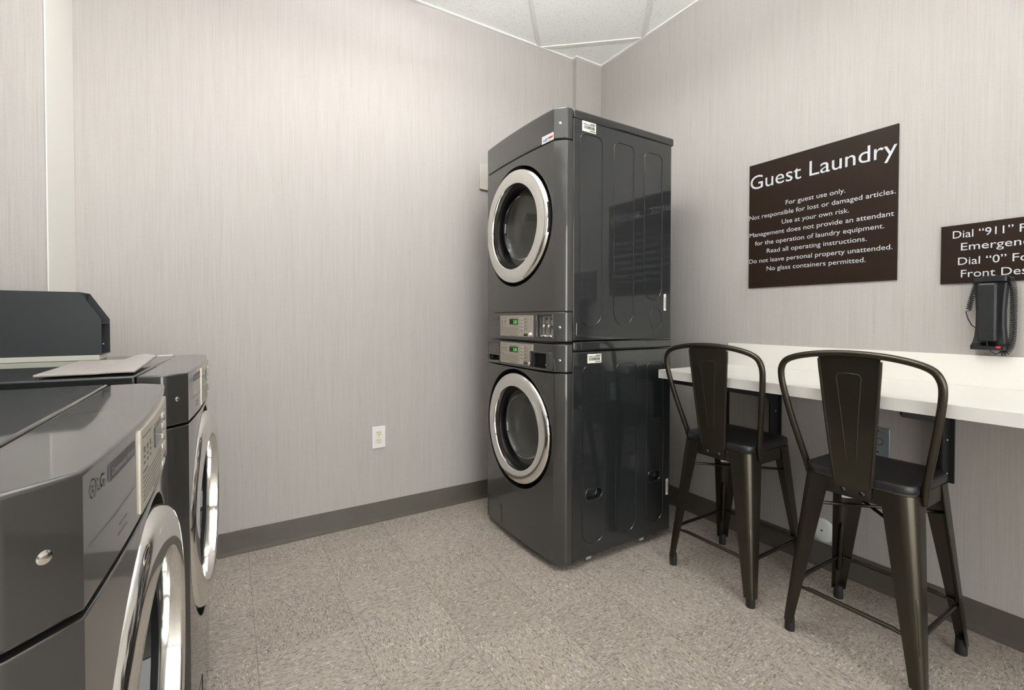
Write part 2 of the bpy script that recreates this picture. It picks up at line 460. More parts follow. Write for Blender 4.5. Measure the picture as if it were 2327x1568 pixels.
# unseen glowing entrance, added behind the camera as frontal fill light
gl_, nt_g, bs_g = new_mat('added entrance glow')
bs_g.inputs['Base Color'].default_value = (0.7, 0.7, 0.7, 1)
bs_g.inputs['Emission Color'].default_value = (0.97, 0.99, 0.96, 1); bs_g.inputs['Emission Strength'].default_value = LIGHT_W
M['fill_glow'] = gl_
dr_ = struct('fill_door_1', MB().box(-0.70, 1.70, YF - .06, YF - .05, 0.05, 2.25), 'fill_glow', smooth=0)
fr_d = MB().box(-0.75, -0.70, YF - .08, YF - .01, 0, 2.30).box(1.70, 1.75, YF - .08, YF - .01, 0, 2.30).box(-0.70, 1.70, YF - .08, YF - .01, 2.25, 2.30).box(-0.70, 1.70, YF - .08, YF - .01, 0, 0.05).box(0.47, 0.53, YF - .08, YF - .01, 0.05, 2.25)
obj('fill_door_frame', fr_d, 'base', dr_, smooth=0)
# projecting chase in the left corner: papered face, white painted return
struct('wall_chase', MB().box(XL, XCH - .004, YCH, YW, 0, ZC), 'wallpaper', smooth=0)
struct('trim_1', MB().box(XCH - .004, XCH, YCH - .003, YW, 0, ZC), 'paint', bevel=0.001, smooth=0)
# shallow pilaster in the far right corner
struct('wall_pilaster', MB().box(1.985, XW, 2.416, YW, 0, ZC), 'wallpaper', smooth=0)
# vinyl cove base
def cove(b, axis, a0, a1, w, sgn):
    prof = [(0, 0), (0.022, 0), (0.021, 0.004), (0.012, 0.010), (0.007, 0.020), (0.006, 0.098), (0.004, 0.102), (0, 0.102)]
    if axis == 'x':
        b.prism([(w + sgn * d, z) for d, z in prof], a0, a1, 'x')
    else:
        b.prism([(w + sgn * d, z) for d, z in prof], a0, a1, 'y')
b = MB(); cove(b, 'x', XCH, 1.985, YW, -1); struct('baseboard_back', b, 'base')
b = MB(); cove(b, 'y', YF, 2.416, XW, -1); struct('baseboard_right', b, 'base')
b = MB(); cove(b, 'y', YF, YCH, XL, 1); struct('baseboard_left', b, 'base')
b = MB(); cove(b, 'x', XL, -0.75, YF, 1); struct('baseboard_front', b, 'base')
# suspended ceiling grid, turned against the walls, and the perimeter angle
GA = math.radians(49.0); GN = Vector((math.sin(GA), -math.cos(GA), 0)); GD = Vector((math.cos(GA), math.sin(GA), 0))
def clip_bar(p, d, room):
    t0, t1 = -9, 9
    for i in (0, 1):
        if abs(d[i]) < 1e-9: continue
        a, c = (room[i][0] - p[i]) / d[i], (room[i][1] - p[i]) / d[i]
        t0 = max(t0, min(a, c)); t1 = min(t1, max(a, c))
    return (t0, t1) if t1 > t0 else None
ROOM = ((XL, XW), (YF, YW))
P = 0.642
b = MB()
def bar(b, p, d, zz=0.0060):
    r = clip_bar(p, d, ROOM)
    if not r: return
    w = Vector((-d.y, d.x, 0)) * 0.0115
    A, B2 = p + d * r[0], p + d * r[1]
    q = [A - w, A + w, B2 + w, B2 - w]
    b.add([(v.x, v.y, ZC - zz) for v in q] + [(v.x, v.y, ZC + 0.002) for v in q], [(0, 1, 2, 3), (7, 6, 5, 4), (0, 4, 5, 1), (1, 5, 6, 2), (2, 6, 7, 3), (3, 7, 4, 0)])
for k in range(-6, 8): bar(b, GN * (-0.318 + P * k), GD)
for k in range(-9, 3): bar(b, GD * (2.978 + 0.64 * k), GN, 0.0054)
struct('trim_2', b, 'grid', smooth=0)
b = MB()
G, Z0 = .018, ZC - .008
b.box(XCH, 1.985 - G, YW - G, YW, Z0, ZC); b.box(1.985 - G, 1.985, 2.416 - G, YW, Z0, ZC); b.box(1.985, XW - G, 2.416 - G, 2.416, Z0, ZC)
b.box(XW - G, XW, YF + G, 2.416, Z0, ZC); b.box(XL, XW, YF, YF + G, Z0, ZC); b.box(XL, XL + G, YF + G, YCH, Z0, ZC)
b.box(XL + G, XCH, YCH - G, YCH, Z0, ZC); b.box(XCH, XCH + G, YCH - G, YW - G, Z0, ZC)
struct('trim_3', b, 'grid', smooth=0)

# aisle troffer lying in the grid, plus added unseen hanging fill lights
def troffer(n, d, label, strength, col, drop=0.0, UP=UP):
    c = GN * n + GD * d
    t = thing('ceiling_light', label, 'ceiling light', (c.x, c.y, ZC - 0.012 - drop), GA, 'rectangular ceiling lights')
    L, W = 0.625, 0.306
    f = MB()
    for x0, x1, y0, y1 in ((-L, L, -W, -W + .03), (-L, L, W - .03, W), (-L, -L + .03, -W + .03, W - .03), (L - .03, L, -W + .03, W - .03)):
        f.box(x0, x1, y0, y1, -0.004, 0.010)
    obj('frame', f, 'grid', t, smooth=0)
    m, nt, bs = new_mat('lit lens')
    bs.inputs['Base Color'].default_value = (0.8, 0.8, 0.8, 1)
    bs.inputs['Emission Color'].default_value = (*col, 1); bs.inputs['Emission Strength'].default_value = strength
    M['lens_tmp'] = m
    obj('diffuser', MB().box(-L + .03, L - .03, -W + .03, W - .03, -0.03 if not drop else -0.10, 0.008), 'lens_tmp', t, smooth=0)
    if drop:  # added fill lights only: hangers and a strong upward glow for the ceiling
        for x in (-0.5, 0.5):
            obj('hanger', MB().cyl(0.004, 0.008, drop + 0.012, (x, 0, 0), 'z', 10), 'grid', t)
        m2 = m.copy(); m2.name = 'lit uplight fill'; M['up_tmp'] = m2
        m2.node_tree.nodes['Principled BSDF'].inputs['Emission Strength'].default_value = strength * UP
        obj('uplight_fill', MB().box(-L + .03, L - .03, -W + .03, W - .03, 0.0085, 0.014), 'up_tmp', t, smooth=0)
    return t
troffer(-0.639, 1.698, 'lit rectangular ceiling light above the aisle between washers and stacked dryer', LIGHT_A, (1.0, 0.975, 0.93))
troffer(-0.250, 1.000, 'added unseen fill light hanging over the middle of the room', 1.5, (0.985, 0.99, 0.985), 0.33, 23.0)  # added lamp, mostly uplight, to brighten the ceiling
troffer(1.287, -0.222, 'added unseen fill light hanging near the stools, further from the stacked dryer', LIGHT_B, (0.97, 0.985, 1.0), 0.42)  # added lamp filling the right wall and ceiling
troffer(0.003, -0.862, 'added unseen fill light hanging at the rear of the room behind the viewer', LIGHT_B * 0.6, (0.97, 0.985, 1.0), 0.42)  # added lamp, weak fill from the rear

# ------------------------------------------------------------------ laundry machines
HW = 0.330           # half width
FH = 0.290           # half of the flat front
BU = 0.012           # bulge of the front
def pan(y):
    return BU * (1 - (y / FH) ** 2) if abs(y) <= FH else -0.034 * (abs(y) - FH) / 0.034
def front_poly():
    pts = [(-0.072, -HW), (-0.048, -HW), (-0.040, -HW + .001), (-0.034, -HW + .005)]
    n = 20
    for i in range(n + 1):
        y = -FH + 2 * FH * i / n
        pts.append((pan(y), y))
    pts += [(-0.034, HW - .005), (-0.040, HW - .001), (-0.048, HW), (-0.072, HW)]
    return pts
def curved_plate(b, y0, y1, z0, z1, t, t0=-0.002, n=8):
    v = []; f = []
    for i in range(n + 1):
        y = y0 + (y1 - y0) * i / n; x = pan(y)
        v += [(x + t0, y, z0), (x + t, y, z0), (x + t, y, z1), (x + t0, y, z1)]
    for i in range(n):
        a, c = 4 * i, 4 * i + 4
        for j in range(4):
            J = (j + 1) % 4
            f.append((a + j, c + j, c + J, a + J))
    f += [(0, 1, 2, 3), (4 * n + 3, 4 * n + 2, 4 * n + 1, 4 * n)]
    return b.add(v, f)
def stadium(cx, z0, z1, hw, rtop, n=10):
    """Outline (x, z) of an embossed panel: round bottom, soft-cornered top."""
    pts = []
    rb = hw * 1.0
    for i in range(n + 1):
        a = PI + PI * i / n
        pts.append((cx + hw * math.cos(a), z0 + rb + rb * math.sin(a)))
    for i in range(n // 2 + 1):
        a = 0.5 * PI * i / (n // 2)
        pts.append((cx + hw - rtop + rtop * math.cos(a), z1 - rtop + rtop * math.sin(a)))
    for i in range(n // 2 + 1):
        a = 0.5 * PI + 0.5 * PI * i / (n // 2)
        pts.append((cx - hw + rtop + rtop * math.cos(a), z1 - rtop + rtop * math.sin(a)))
    return pts
def pill(cx, cz, hw, hh, n=8):
    return [(cx + hw - hh + hh * math.cos(a), cz + hh * math.sin(a)) for a in [(-PI / 2 + PI * i / n) for i in range(n + 1)]] + \
           [(cx - hw + hh + hh * math.cos(a), cz + hh * math.sin(a)) for a in [(PI / 2 + PI * i / n) for i in range(n + 1)]]

def door(root, cz, proud, ajar, radius):
    # origin on the hinge side so the door can stand slightly ajar
    hx, hy = 0.0, -0.27
    R, r = radius, radius * 0.745
    def conf(b2):            # follow a little of the front's bulge
        b2.v = [(x + 0.6 * pan(max(-FH, min(FH, y))) - hx, y - hy, z) for x, y, z in b2.v]
        return b2
    p = proud
    prof = [(R - .030, -0.045), (R - .004, -0.040), (R, -0.034), (R, p - .026), (R - .002, p - .015), (R - .007, p - .006), (R - .014, p - .0018), (R - .022, p),
            (r + .030, p + .0006), (r + .005, p - .0002), (r + .0015, p - .0012), (r, p - .004), (r - .0015, p - .020), (r - .003, p - .034), (r - .003, p - .040)]
    d = obj('door', conf(MB().lathe(prof, 96, (0, 0, 0))), 'chrome', root, loc=(hx, hy, cz), rz=-ajar, smooth=50)
    g = MB().lathe([(r - .0025, p - .0345), (r - .016, p - .033), (r - .018, p - .045), (r - .019, p - .060)], 96)
    obj('gasket', conf(g), 'gap', d, smooth=50)
    gl = MB().lathe([(r - .018, p - .043), (r - .022, p - .060), (r - .032, p - .082), (r - .055, p - .100), (r - .09, p - .111), (0.06, p - .118), (0.03, p - .1195), (0.0, p - .120)], 96)
    obj('door_glass', conf(gl), 'glass', d, smooth=60)
    # pull grip let into the right rim
    h = MB(); n = 10
    for i in range(n):
        a0 = math.radians(-14 + 28 * i / n); a1 = math.radians(-14 + 28 * (i + 1) / n)
        v = []
        for a in (a0, a1):
            for rr, xx in ((R - .006, p - .030), (R + .0015, p - .030), (R + .0015, p - .014), (R - .003, p - .012)):
                v.append((xx, rr * math.cos(a), rr * math.sin(a)))
        h.add(v, [(0, 1, 5, 4), (1, 2, 6, 5), (2, 3, 7, 6), (3, 0, 4, 7), (0, 3, 2, 1), (4, 5, 6, 7)])
    obj('pull_grip', conf(h), 'black', d)
    return d

def drum_part(root, cz):
    b = MB()
    b.lathe([(0.196, -0.060), (0.196, -0.12), (0.188, -0.13), (0.188, -0.44), (0.0, -0.44)], 64, (0, 0, cz))
    for k in range(3):
        a = 2 * PI * k / 3 + 0.5
        c, s_ = math.cos(a), math.sin(a)
        v = []
        for x in (-0.15, -0.43):
            for dr, dt in ((0.188, -.022), (0.155, -.006), (0.155, .006), (0.188, .022)):
                v.append((x, dr * c - dt * s_, cz + dr * s_ + dt * c))
        b.add(v, [(0, 1, 2, 3), (7, 6, 5, 4), (0, 4, 5, 1), (1, 5, 6, 2), (2, 6, 7, 3)])
    obj('drum', b, 'drum', root, smooth=40)

def logo(b, y, z, s, t):
    """Ring with an L, a dot and a bar, followed by the letters LG."""
    P2 = lambda u, v: (pan(y + u) + t, y + u, z + v)
    n = 32; R, r = s, s * 0.84
    for j in range(n):
        a0, a1 = 2 * PI * j / n, 2 * PI * (j + 1) / n
        b.add([P2(R * math.cos(a0), R * math.sin(a0)), P2(R * math.cos(a1), R * math.sin(a1)), P2(r * math.cos(a1), r * math.sin(a1)), P2(r * math.cos(a0), r * math.sin(a0))], [(0, 1, 2, 3)])
    q = lambda u0, u1, v0, v1: b.add([P2(u0 * s, v0 * s), P2(u1 * s, v0 * s), P2(u1 * s, v1 * s), P2(u0 * s, v1 * s)], [(0, 1, 2, 3)])
    q(-.08, .08, -.45, .5); q(-.08, .38, -.45, -.3); q(.42, .8, -.08, .08)
    m = 12
    b.add([P2(-.42 * s + .12 * s * math.cos(2 * PI * j / m), .3 * s + .12 * s * math.sin(2 * PI * j / m)) for j in range(m)], [tuple(range(m))])
    add_text(b, 'LG', lambda u, v: P2(s * 1.35 + u, v - s * .72), width=s * 2.1, height=s * 1.45, bold=0.012)

def machine(kind, name, label, cat, loc, rz, ajar=0.0, proud=0.020, coin=None, group=None, side_marks=True, base_door=None):
    dry = kind == 'dryer'
    root = thing(name, label, cat, loc, rz, group)
    if dry:
        fz = (0.0, 0.127); lo = (0.131, 0.848); cz = 0.533; body = (0.004, 0.948); top = (0.948, 0.986)
    else:
        fz = (0.851, 0.970 if coin else 0.966); lo = (0.034, 0.846); cz = 0.558; top = (0.938, 0.980) if coin else (0.930, 0.9675); body = (0.034, top[0] - .002)
    R0 = 0.281
    poly = front_poly()
    # lower or middle front with the round opening for the door
    obj('front_panel', MB().prism(poly, lo[0], lo[1]), 'front', root, bevel=0.0025, seg=2,
        cutter=MB().cyl(R0, -0.2, 0.2, (0, 0, cz), n=96))
    rim = MB().lathe([(R0 + .0005, -0.060), (R0 - .001, -0.010), (R0 - .003, -0.038), (0.205, -0.050), (0.196, -0.062)], 96, (0, 0, cz))
    obj('door_well', rim, 'gap', root, smooth=50)
    # fascia holding the controls
    cutf = None
    if coin == 'slide':
        cutf = MB().box(-0.012, 0.1, 0.178, 0.286, fz[0] + .020, fz[0] + .113)
    elif coin == 'box':
        cutf = MB().box(-0.015, 0.1, -0.272, -0.158, 0.862, 0.897)
    bk = -0.072 if (dry or coin) else -0.088
    fpoly = [(bk, y_) if x_ == -0.072 else (x_, y_) for x_, y_ in poly]
    fas = obj('fascia', MB().prism(fpoly, fz[0], fz[1]), 'front', root, bevel=0.004, seg=3, cutter=cutf)
    dz = fz[0]
    zdim = dz + (.062 if dry else (.051 if coin else .058))
    def dimple(par, z):
        for sy in (-1, 1):
            k_ = math.sqrt(.5); a_ = math.radians(45)
            d_ = MB().lathe([(0.0, .0012), (.0035, .0009), (.0048, .0002), (.0055, .0)], 24)
            d_.v = [(x * k_ - y * k_, (x * k_ + y * k_), z_) for x, y, z_ in d_.v]
            d_.v = [(x - 0.0185, sy * (y + 0.3090), z_ + z) for x, y, z_ in d_.v]
            obj('fascia_screw', d_, 'chrome', par)
    dimple(fas, zdim)
    if dry:
        tf_ = obj('top_fascia', MB().prism(poly, 0.853, 0.986), 'front', root, bevel=0.006, seg=3)
        dimple(tf_, 0.919)
        st = curved_plate(MB(), 0.212, 0.288, 0.848 + .006, 0.886, 0.0012, n=4)
        stk = obj('energy_sticker', st, 'sticker', root)
        bb = MB(); curved_plate(bb, 0.222, 0.246, 0.862, 0.868, 0.0018, n=2); curved_plate(bb, 0.236, 0.262, 0.868, 0.872, 0.0018, n=2)
        obj('blue_print', bb, 'blue', stk)
        bb = MB(); curved_plate(bb, 0.256, 0.284, 0.866, 0.873, 0.0018, n=2); obj('red_print', bb, 'red', stk)
    # cabinet shell
    cab = MB().box(-0.690, -0.0735, -HW + .0005, HW - .0005, body[0], body[1])
    cut = MB().cyl(0.205, -0.46, 0.1, (0, 0, cz), n=64)
    if not dry:
        for px_, w_, z_ in ((-0.193, .047, .309), (-0.577, .042, .318)):
            for sy in (1,):
                cut.prism(pill(px_, z_, w_, .024), HW - .03, HW + .05, 'y')
    cab_o = obj('cabinet', cab, 'side', root, bevel=0.004, seg=3, cutter=cut)
    # pressed ribs on the side sheets, joined to the same mesh as raised lines
    if dry:
        spec = [(-0.174, .067, .894, .063, .030), (-0.370, .070, .894, .062, .030), (-0.563, .190, .887, .061, .030)]
    else:
        spec = [(-0.196, .086, .871, .065, .026), (-0.391, .087, .875, .064, .026), (-0.583, .093, .872, .058, .026)]
    for sy in (-1, 1):
        for cx, z0, z1, hw, rt_ in spec:
            obj('pressed_rib', MB().tube([(x, sy * (HW + .0002), z) for x, z in stadium(cx, z0, z1, hw, rt_)], 0.0028, 6, True), 'side', cab_o)
        if dry:
            obj('pressed_ring', MB().tube([(-0.585 + .041 * math.cos(2 * PI * j / 24), sy * (HW + .0002), .098 + .053 * math.sin(2 * PI * j / 24)) for j in range(24)], 0.0018, 6, True), 'side', cab_o)
            obj('pressed_groove', MB().tube([(-0.092, sy * (HW + .0004), .080), (-0.090, sy * (HW + .0004), .030), (-0.094, sy * (HW + .0004), .022), (-0.148, sy * (HW + .0004), .018)], .004, 8), 'side', cab_o)
        else:
            for px_, w_, z_ in ((-0.193, .047, .309), (-0.577, .042, .318)):
                if sy == 1:
                    obj('grip_rim', MB().tube([(x, HW + .0005, z) for x, z in pill(px_, z_, w_ + .002, .026)], .0035, 8, True), 'side', cab_o)
    obj('worktop' if not dry else 'top_cover', MB().box(-0.705 if dry else -0.697, bk - .0015, -HW - .002, HW + .002, top[0], top[1]), 'side', root, bevel=0.008 if (dry or coin) else 0.0035, seg=3)
    drum_part(root, cz)
    if not dry:
        k = MB()
        for x in (-0.10, -0.64):
            for y in (-0.27, 0.27):
                k = MB().cyl(0.022, -loc[2], 0.012 - loc[2], (x, y, 0), 'z'); k.cyl(0.009, 0.012 - loc[2], 0.04, (x, y, 0), 'z', 12)
                obj('foot', k, 'foot', root)
        for x in (-0.17, -0.50):
            obj('base_clip', MB().box(x - .014, x + .014, HW - .012, HW - .004, 0.022, 0.036), 'zinc', root)
        # drain hatch low on the front
        hh = MB()
        zz = [(-0.276, 0.048), (-0.128, 0.048), (-0.128, 0.150), (-0.276, 0.150)]
        hh.tube([(pan(y) + .0003, y, z_) for y, z_ in zz], 0.0013, 6, True)
        hh.sphere(0.004, (pan(-.262) + .001, -0.262, 0.140), 10)
        obj('drain_hatch', hh, 'black', root)
    door(root, cz, proud, ajar, base_door or (0.268 if dry else 0.266))
    # ---------------- controls
    o0 = dz + (0.0 if dry else (-0.002 if coin else -0.007))
    dy = 0.0 if (dry or coin) else 0.035
    pl = obj('control_panel', curved_plate(MB(), -0.137 + dy, 0.152 + dy, o0 + .015, o0 + .114, 0.003), 'panel', root, bevel=0.001, seg=1)
    T = 0.0034
    scr = curved_plate(MB(), -0.042 + dy, 0.030 + dy, o0 + .071, o0 + .097, 0.0045, n=3)
    obj('display', scr, 'screen', pl)
    dg = MB()
    add_text(dg, '3.00' if dry else '5.00', lambda u, v: (pan(-.006 + dy + u) + .0050, -.006 + dy + u, o0 + .0755 + v), width=0.031, height=0.017, bold=0.01)
    if dry or coin: obj('digits', dg, 'digit', pl)
    nb = 5 if coin == 'box' else 4
    for i in range(nb):
        z0 = o0 + .094 - i * .0155
        obj('button', curved_plate(MB(), 0.050 + dy, 0.080 + dy, z0, z0 + .0075, 0.0052, n=2), 'button', pl, bevel=0.001, seg=1)
    obj('button', curved_plate(MB(), 0.050 + dy, 0.078 + dy, o0 + .021, o0 + .028, 0.0052, n=2), 'button', pl, bevel=0.001, seg=1)
    pr = MB()
    def line(y0, y1, z_, h=.0011): curved_plate(pr, y0 + dy, y1 + dy, z_, z_ + h, T, n=2)
    for i in range(nb):
        z0 = o0 + .094 - i * .0155
        line(.083, .083 + .022 + .006 * (i % 2), z0 + .0045, .002); line(.083, .112 + .006 * ((i + 1) % 2), z0 - .0005, .0012)
    for k in range(6):
        line(-.127, .032 - .012 * (k == 5), o0 + .054 - .0055 * k)
    line(-.127, -.097, o0 + .0605, .002); line(-.045, .032, o0 + .019, .002)
    line(-.127, -.07, o0 + .103, .0012); line(-.042, .03, o0 + .1005, .0012)
    for y in ((-.115, -.085) if dry else (-.118, -.097, -.076)):
        for z_, h in ((.084, .007), (.0775, .003), (.070, .003)): line(y - .004, y + .004, o0 + z_, h)
    obj('printed_text', pr, 'print', pl)
    obj('start_label', curved_plate(MB(), 0.081 + dy, 0.112 + dy, o0 + .0185, o0 + .0305, T + .0003, n=2), 'plate', pl)
    lk = MB().lathe([(0.0, pan(.135 + dy) + .014), (.006, pan(.135 + dy) + .014), (.0095, pan(.135 + dy) + .010), (.0115, pan(.135 + dy) + .003), (.0115, pan(.135 + dy))], 24, (0, 0.136 + dy, o0 + .027))
    lk.box(pan(.135 + dy) + .0135, pan(.135 + dy) + .0150, 0.1355 + dy, 0.1365 + dy, o0 + .021, o0 + .033)
    if dry or coin: obj('lock', lk, 'chrome', pl)
    # maker's mark and type plate
    lg = MB(); logo(lg, -0.265, o0 + .100, 0.0085, 0.0007)
    obj('maker_mark', lg, 'print', fas)
    obj('name_plate', curved_plate(MB(), -0.224, -0.157 + dy * .9, o0 + .0925, o0 + .108, 0.001, n=3), 'plate', fas)
    nt_ = MB()
    add_text(nt_, 'Commercial Dryer' if dry else 'Commercial Washer', lambda u, v: (pan(-.220 + u) + .0016, -.220 + u, o0 + .097 + v), width=0.059 + dy * .9, height=0.007)
    obj('name_plate_text', nt_, 'platetext', fas)
    small = MB()
    if coin != 'box':
        curved_plate(small, -.277, -.160 + dy, o0 + .0545, o0 + .0555, .0006, n=4)
        curved_plate(small, -.190, -.162, o0 + .038, o0 + .0395, .0006, n=2); curved_plate(small, -.195, -.162, o0 + .029, o0 + .0305, .0006, n=2)
    else:
        curved_plate(small, -.222, -.182, o0 + .062, o0 + .065, .0006, n=2); curved_plate(small, -.172, -.162, o0 + .056, o0 + .068, .0006, n=2)
    obj('fascia_print', small, 'print', fas)
    if coin == 'slide':
        obj('coin_recess', MB().box(-0.0122, -0.0105, 0.178, 0.286, dz + .020, dz + .113), 'grey', fas)
        cp = MB().box(-0.0106, -0.007, 0.200, 0.284, dz + .024, dz + .110)
        obj('coin_plate', cp, 'coinplate', fas, bevel=0.001)
        sl = MB()
        for y in (0.222, 0.258):
            sl.box(-0.0071, -0.0060, y - .0018, y + .0018, dz + .032, dz + .105)
            sl.cyl(.0058, -.0071, -.0060, (0, y + .012, dz + .098), 'x', 16)
        sl.prism([(.232, dz + .070), (.242, dz + .070), (.237, dz + .080)], -.0071, -.0060, 'x'); sl.box(-.0071, -.0060, .231, .243, dz + .062, dz + .070)
        sl.prism([(.268, dz + .062), (.278, dz + .062), (.273, dz + .052)], -.0071, -.0060, 'x'); sl.box(-.0071, -.0060, .266, .281, dz + .062, dz + .070)
        obj('coin_slot', sl, 'black', fas)
        for y in (0.222, 0.258):
            kn = MB().cyl(.003, -.007, .000, (0, y, dz + .066), 'x', 12); kn.lathe([(0, .006), (.005, .005), (.0075, .002), (.0075, -.001), (.003, -.002)], 20, (0, y, dz + .066))
            obj('push_knob', kn, 'chrome', fas)
        lips = MB()
        for y in (0.214, 0.256):
            lips.lathe([(0.0, .004), (.018, .003), (.019, .0), (.018, -.004), (0, -.004)], 20, (-0.008, y + .004, dz + .024), 'z')
        obj('coin_lip', lips, 'chrome', fas)
        fl = MB().tube([(pan(y) + .001, y, z_) for y, z_ in ((.176, dz + .114), (.288, dz + .115), (.288, dz + .018), (.176, dz + .019))], .002, 6, True)
        obj('recess_rim', fl, 'front', fas)
    elif coin == 'box':
        fr_ = MB()
        y0, y1, z0, z1 = 0.152, 0.288, 0.857, 0.936
        for a, c, e, g in ((y0, y1, z0, z0 + .008), (y0, y1, z1 - .006, z1), (y0, y0 + .006, z0 + .008, z1 - .006), (y1 - .016, y1, z0 + .008, z1 - .006)):
            fr_.box(-0.004, 0.026, a, c, e, g)
        fm = obj('coin_box', fr_, 'front', fas, bevel=0.002)
        obj('coin_box_inside', MB().box(-0.003, 0.008, y0 + .006, y1 - .016, z0 + .008, z1 - .006), 'gap', fm)
        obj('coin_box_screw', MB().sphere(.0035, (.010, .252, .880), 10), 'screw', fm)
        # detergent drawer with a finger hollow
        dr = MB()
        dr.prism([(-.276, .858), (-.154, .858), (-.154, .868), (-.262, .864)], -.002, .012, 'x')
        dr.box(-.004, .010, -.276, -.154, .895, .899)
        dw = obj('detergent_drawer', dr, 'grey', fas, bevel=0.001)
        obj('drawer_hollow', MB().box(-.0148, -.012, -.271, -.159, .863, .896), 'gap', dw)
        obj('drawer_rib', MB().box(-.013, .004, -.238, -.230, .872, .897), 'black', dw)
        obj('drawer_seam', MB().tube([(pan(y) + .0002, y, z_) for y, z_ in ((-.283, .853), (-.148, .853), (-.148, .962), (-.283, .962))], .0009, 5, True), 'black', dw)
    return root

def barcode_sticker(root, x0, x1, z0, z1, sy, bars=True, vertical=False):
    y = sy * HW
    st = obj('barcode_sticker', MB().box(x0, x1, y - sy * .0005, y + sy * .0012, z0, z1), 'sticker', root)
    b = MB(); random.seed(3)
    ya, yb = sy * (HW + .0010), sy * (HW + .0016)
    w, h = x1 - x0, z1 - z0
    if not vertical:
        x = x0 + w * .10
        while x < x1 - w * .12:
            d = random.choice((.0008, .0012, .002)); b.box(x, x + d, ya, yb, z0 + h * .28, z0 + h * .60); x += d + random.choice((.0008, .0014))
        b.box(x0 + w * .08, x0 + w * .58, ya, yb, z0 + h * .68, z0 + h * .75); b.box(x0 + w * .05, x0 + w * .40, ya, yb, z0 + h * .80, z0 + h * .88)
        b.box(x0 + w * .62, x0 + w * .92, ya, yb, z0 + h * .68, z0 + h * .75); b.box(x0 + w * .05, x0 + w * .45, ya, yb, z0 + h * .10, z0 + h * .18)
    else:
        z = z0 + h * .12
        while z < z1 - h * .2:
            d = random.choice((.001, .0016, .0024)); b.box(x0 + w * .2, x0 + w * .6, ya, yb, z, z + d); z += d + random.choice((.001, .0016))
    obj('barcode', b, 'barcode', st)

SX, SY = 1.172, 1.862
sw = machine('washer', 'washing_machine', 'charcoal front-loading washer on the floor beneath the stacked dryer', 'washing machine', (SX, SY, 0), PI, proud=0.010, coin='box')
sd = machine('dryer', 'tumble_dryer', 'charcoal front-loading dryer stacked on top of a washer', 'tumble dryer', (SX, SY, 0.980), PI, proud=0.022, coin='slide')
# stack: local x = SX - X, local +y side faces the camera
barcode_sticker(sd, SX - 1.369, SX - 1.292, 1.882 - .980, 1.926 - .980, 1)
barcode_sticker(sd, SX - 1.826, SX - 1.811, 1.119 - .980, 1.200 - .980, 1, vertical=True)
barcode_sticker(sw, SX - 1.406, SX - 1.326, 0.885, 0.925, 1)
barcode_sticker(sw, SX - 1.850, SX - 1.835, 0.209, 0.288, 1, vertical=True)
kit = MB().box(SX - 1.677, SX - 1.286, HW + .001, HW + .005, 0.946, 0.979)
obj('stacking_bracket', kit, 'side', sw, bevel=0.002)

wn_ = machine('washer', 'washing_machine', 'nearest charcoal front-loading washer, with a bare glossy top and bulging chrome door', 'washing machine', (-0.102, 0.790, -0.011), 0, ajar=math.radians(2.5), proud=0.006)
wf_ = machine('washer', 'washing_machine', 'charcoal washer by the outlet wall with a grey plastic sheet and metal box on top', 'washing machine', (-0.072, 1.580, -0.011), math.radians(-1.6), ajar=math.radians(3.2), proud=0.006)

# slate metal box standing along the far edge of the far washer
BX1 = -0.318
bx = thing('metal_housing', 'slate grey open-ended metal box with clipped corner standing on a washer top', 'metal box', (-0.50, 1.842, 0.9568), 0)
side = [(-0.26, .0145), (BX1 + .50, .0145), (BX1 + .50, .119), (BX1 + .50 - .046, .197), (-0.26, .197)]
for yy in (-0.062, 0.053):
    obj('side_plate', MB().prism(side, yy, yy + .0025, 'y'), 'boxmetal', bx, smooth=0)
obj('top_plate', MB().box(-0.26, BX1 + .50 - .046, -0.0595, 0.053, .1945, .197), 'boxmetal', bx, smooth=0)
obj('base_plate', MB().box(-0.26, BX1 + .50 - .002, -0.0595, 0.053, .0145, .017), 'boxmetal', bx, smooth=0)
obj('shelf_plate', MB().box(0.10, BX1 + .50 - .001, -0.0595, 0.053, .106, .1085), 'boxmetal', bx, smooth=0)
obj('end_plate', MB().box(0.1285, 0.131, -0.0595, 0.053, .1085, .1945), 'boxmetal', bx, smooth=0)
sc_ = MB()
for z in (.028, .042): sc_.sphere(.0025, (BX1 + .50 - .03 + (z - .028), .0525, z), 8)
obj('screw', sc_, 'screw', bx)
obj('base_strip', MB().box(-0.26, BX1 + .50 - .004, -0.066, 0.030, 0.0, .0145), 'strip', bx, bevel=0.001, smooth=0)

# grey plastic sheet with a curled right end lying on the far washer
def sheet():
    b = MB(); nx, ny = 28, 4; t = 0.005
    top = []; bot = []
    for i in range(nx + 1):
        u = i / nx
        for j in range(ny + 1):
            w = j / ny
            x0 = -0.334 - 0.006 * w; x1 = -0.174 - 0.002 * w
            x = x0 + (x1 - x0) * u
            y = 1.282 + (1.650 - 1.282) * w
            z = 0.0035 + 0.0
            if u > 0.58:
                q = (u - 0.58) / 0.42
                z += (0.001 + .012 * w) * math.sin(PI * 0.80 * q)
            top.append((x, y, z + t)); bot.append((x, y, max(0.0, z)))
    n = ny + 1; o = len(top)
    f = []
    for i in range(nx):
        for j in range(ny):
            a = i * n + j
            f.append((a, a + n, a + n + 1, a + 1)); f.append((o + a, o + a + 1, o + a + n + 1, o + a + n))
    for i in range(nx):
        a = i * n; f.append((a, o + a, o + a + n, a + n)); c = i * n + ny; f.append((c, c + n, o + c + n, o + c))
    for j in range(ny):
        f.append((j, j + 1, o + j + 1, o + j)); a = nx * n + j; f.append((a, o + a, o + a + 1, a + 1))
    return b.add(top + bot, f)
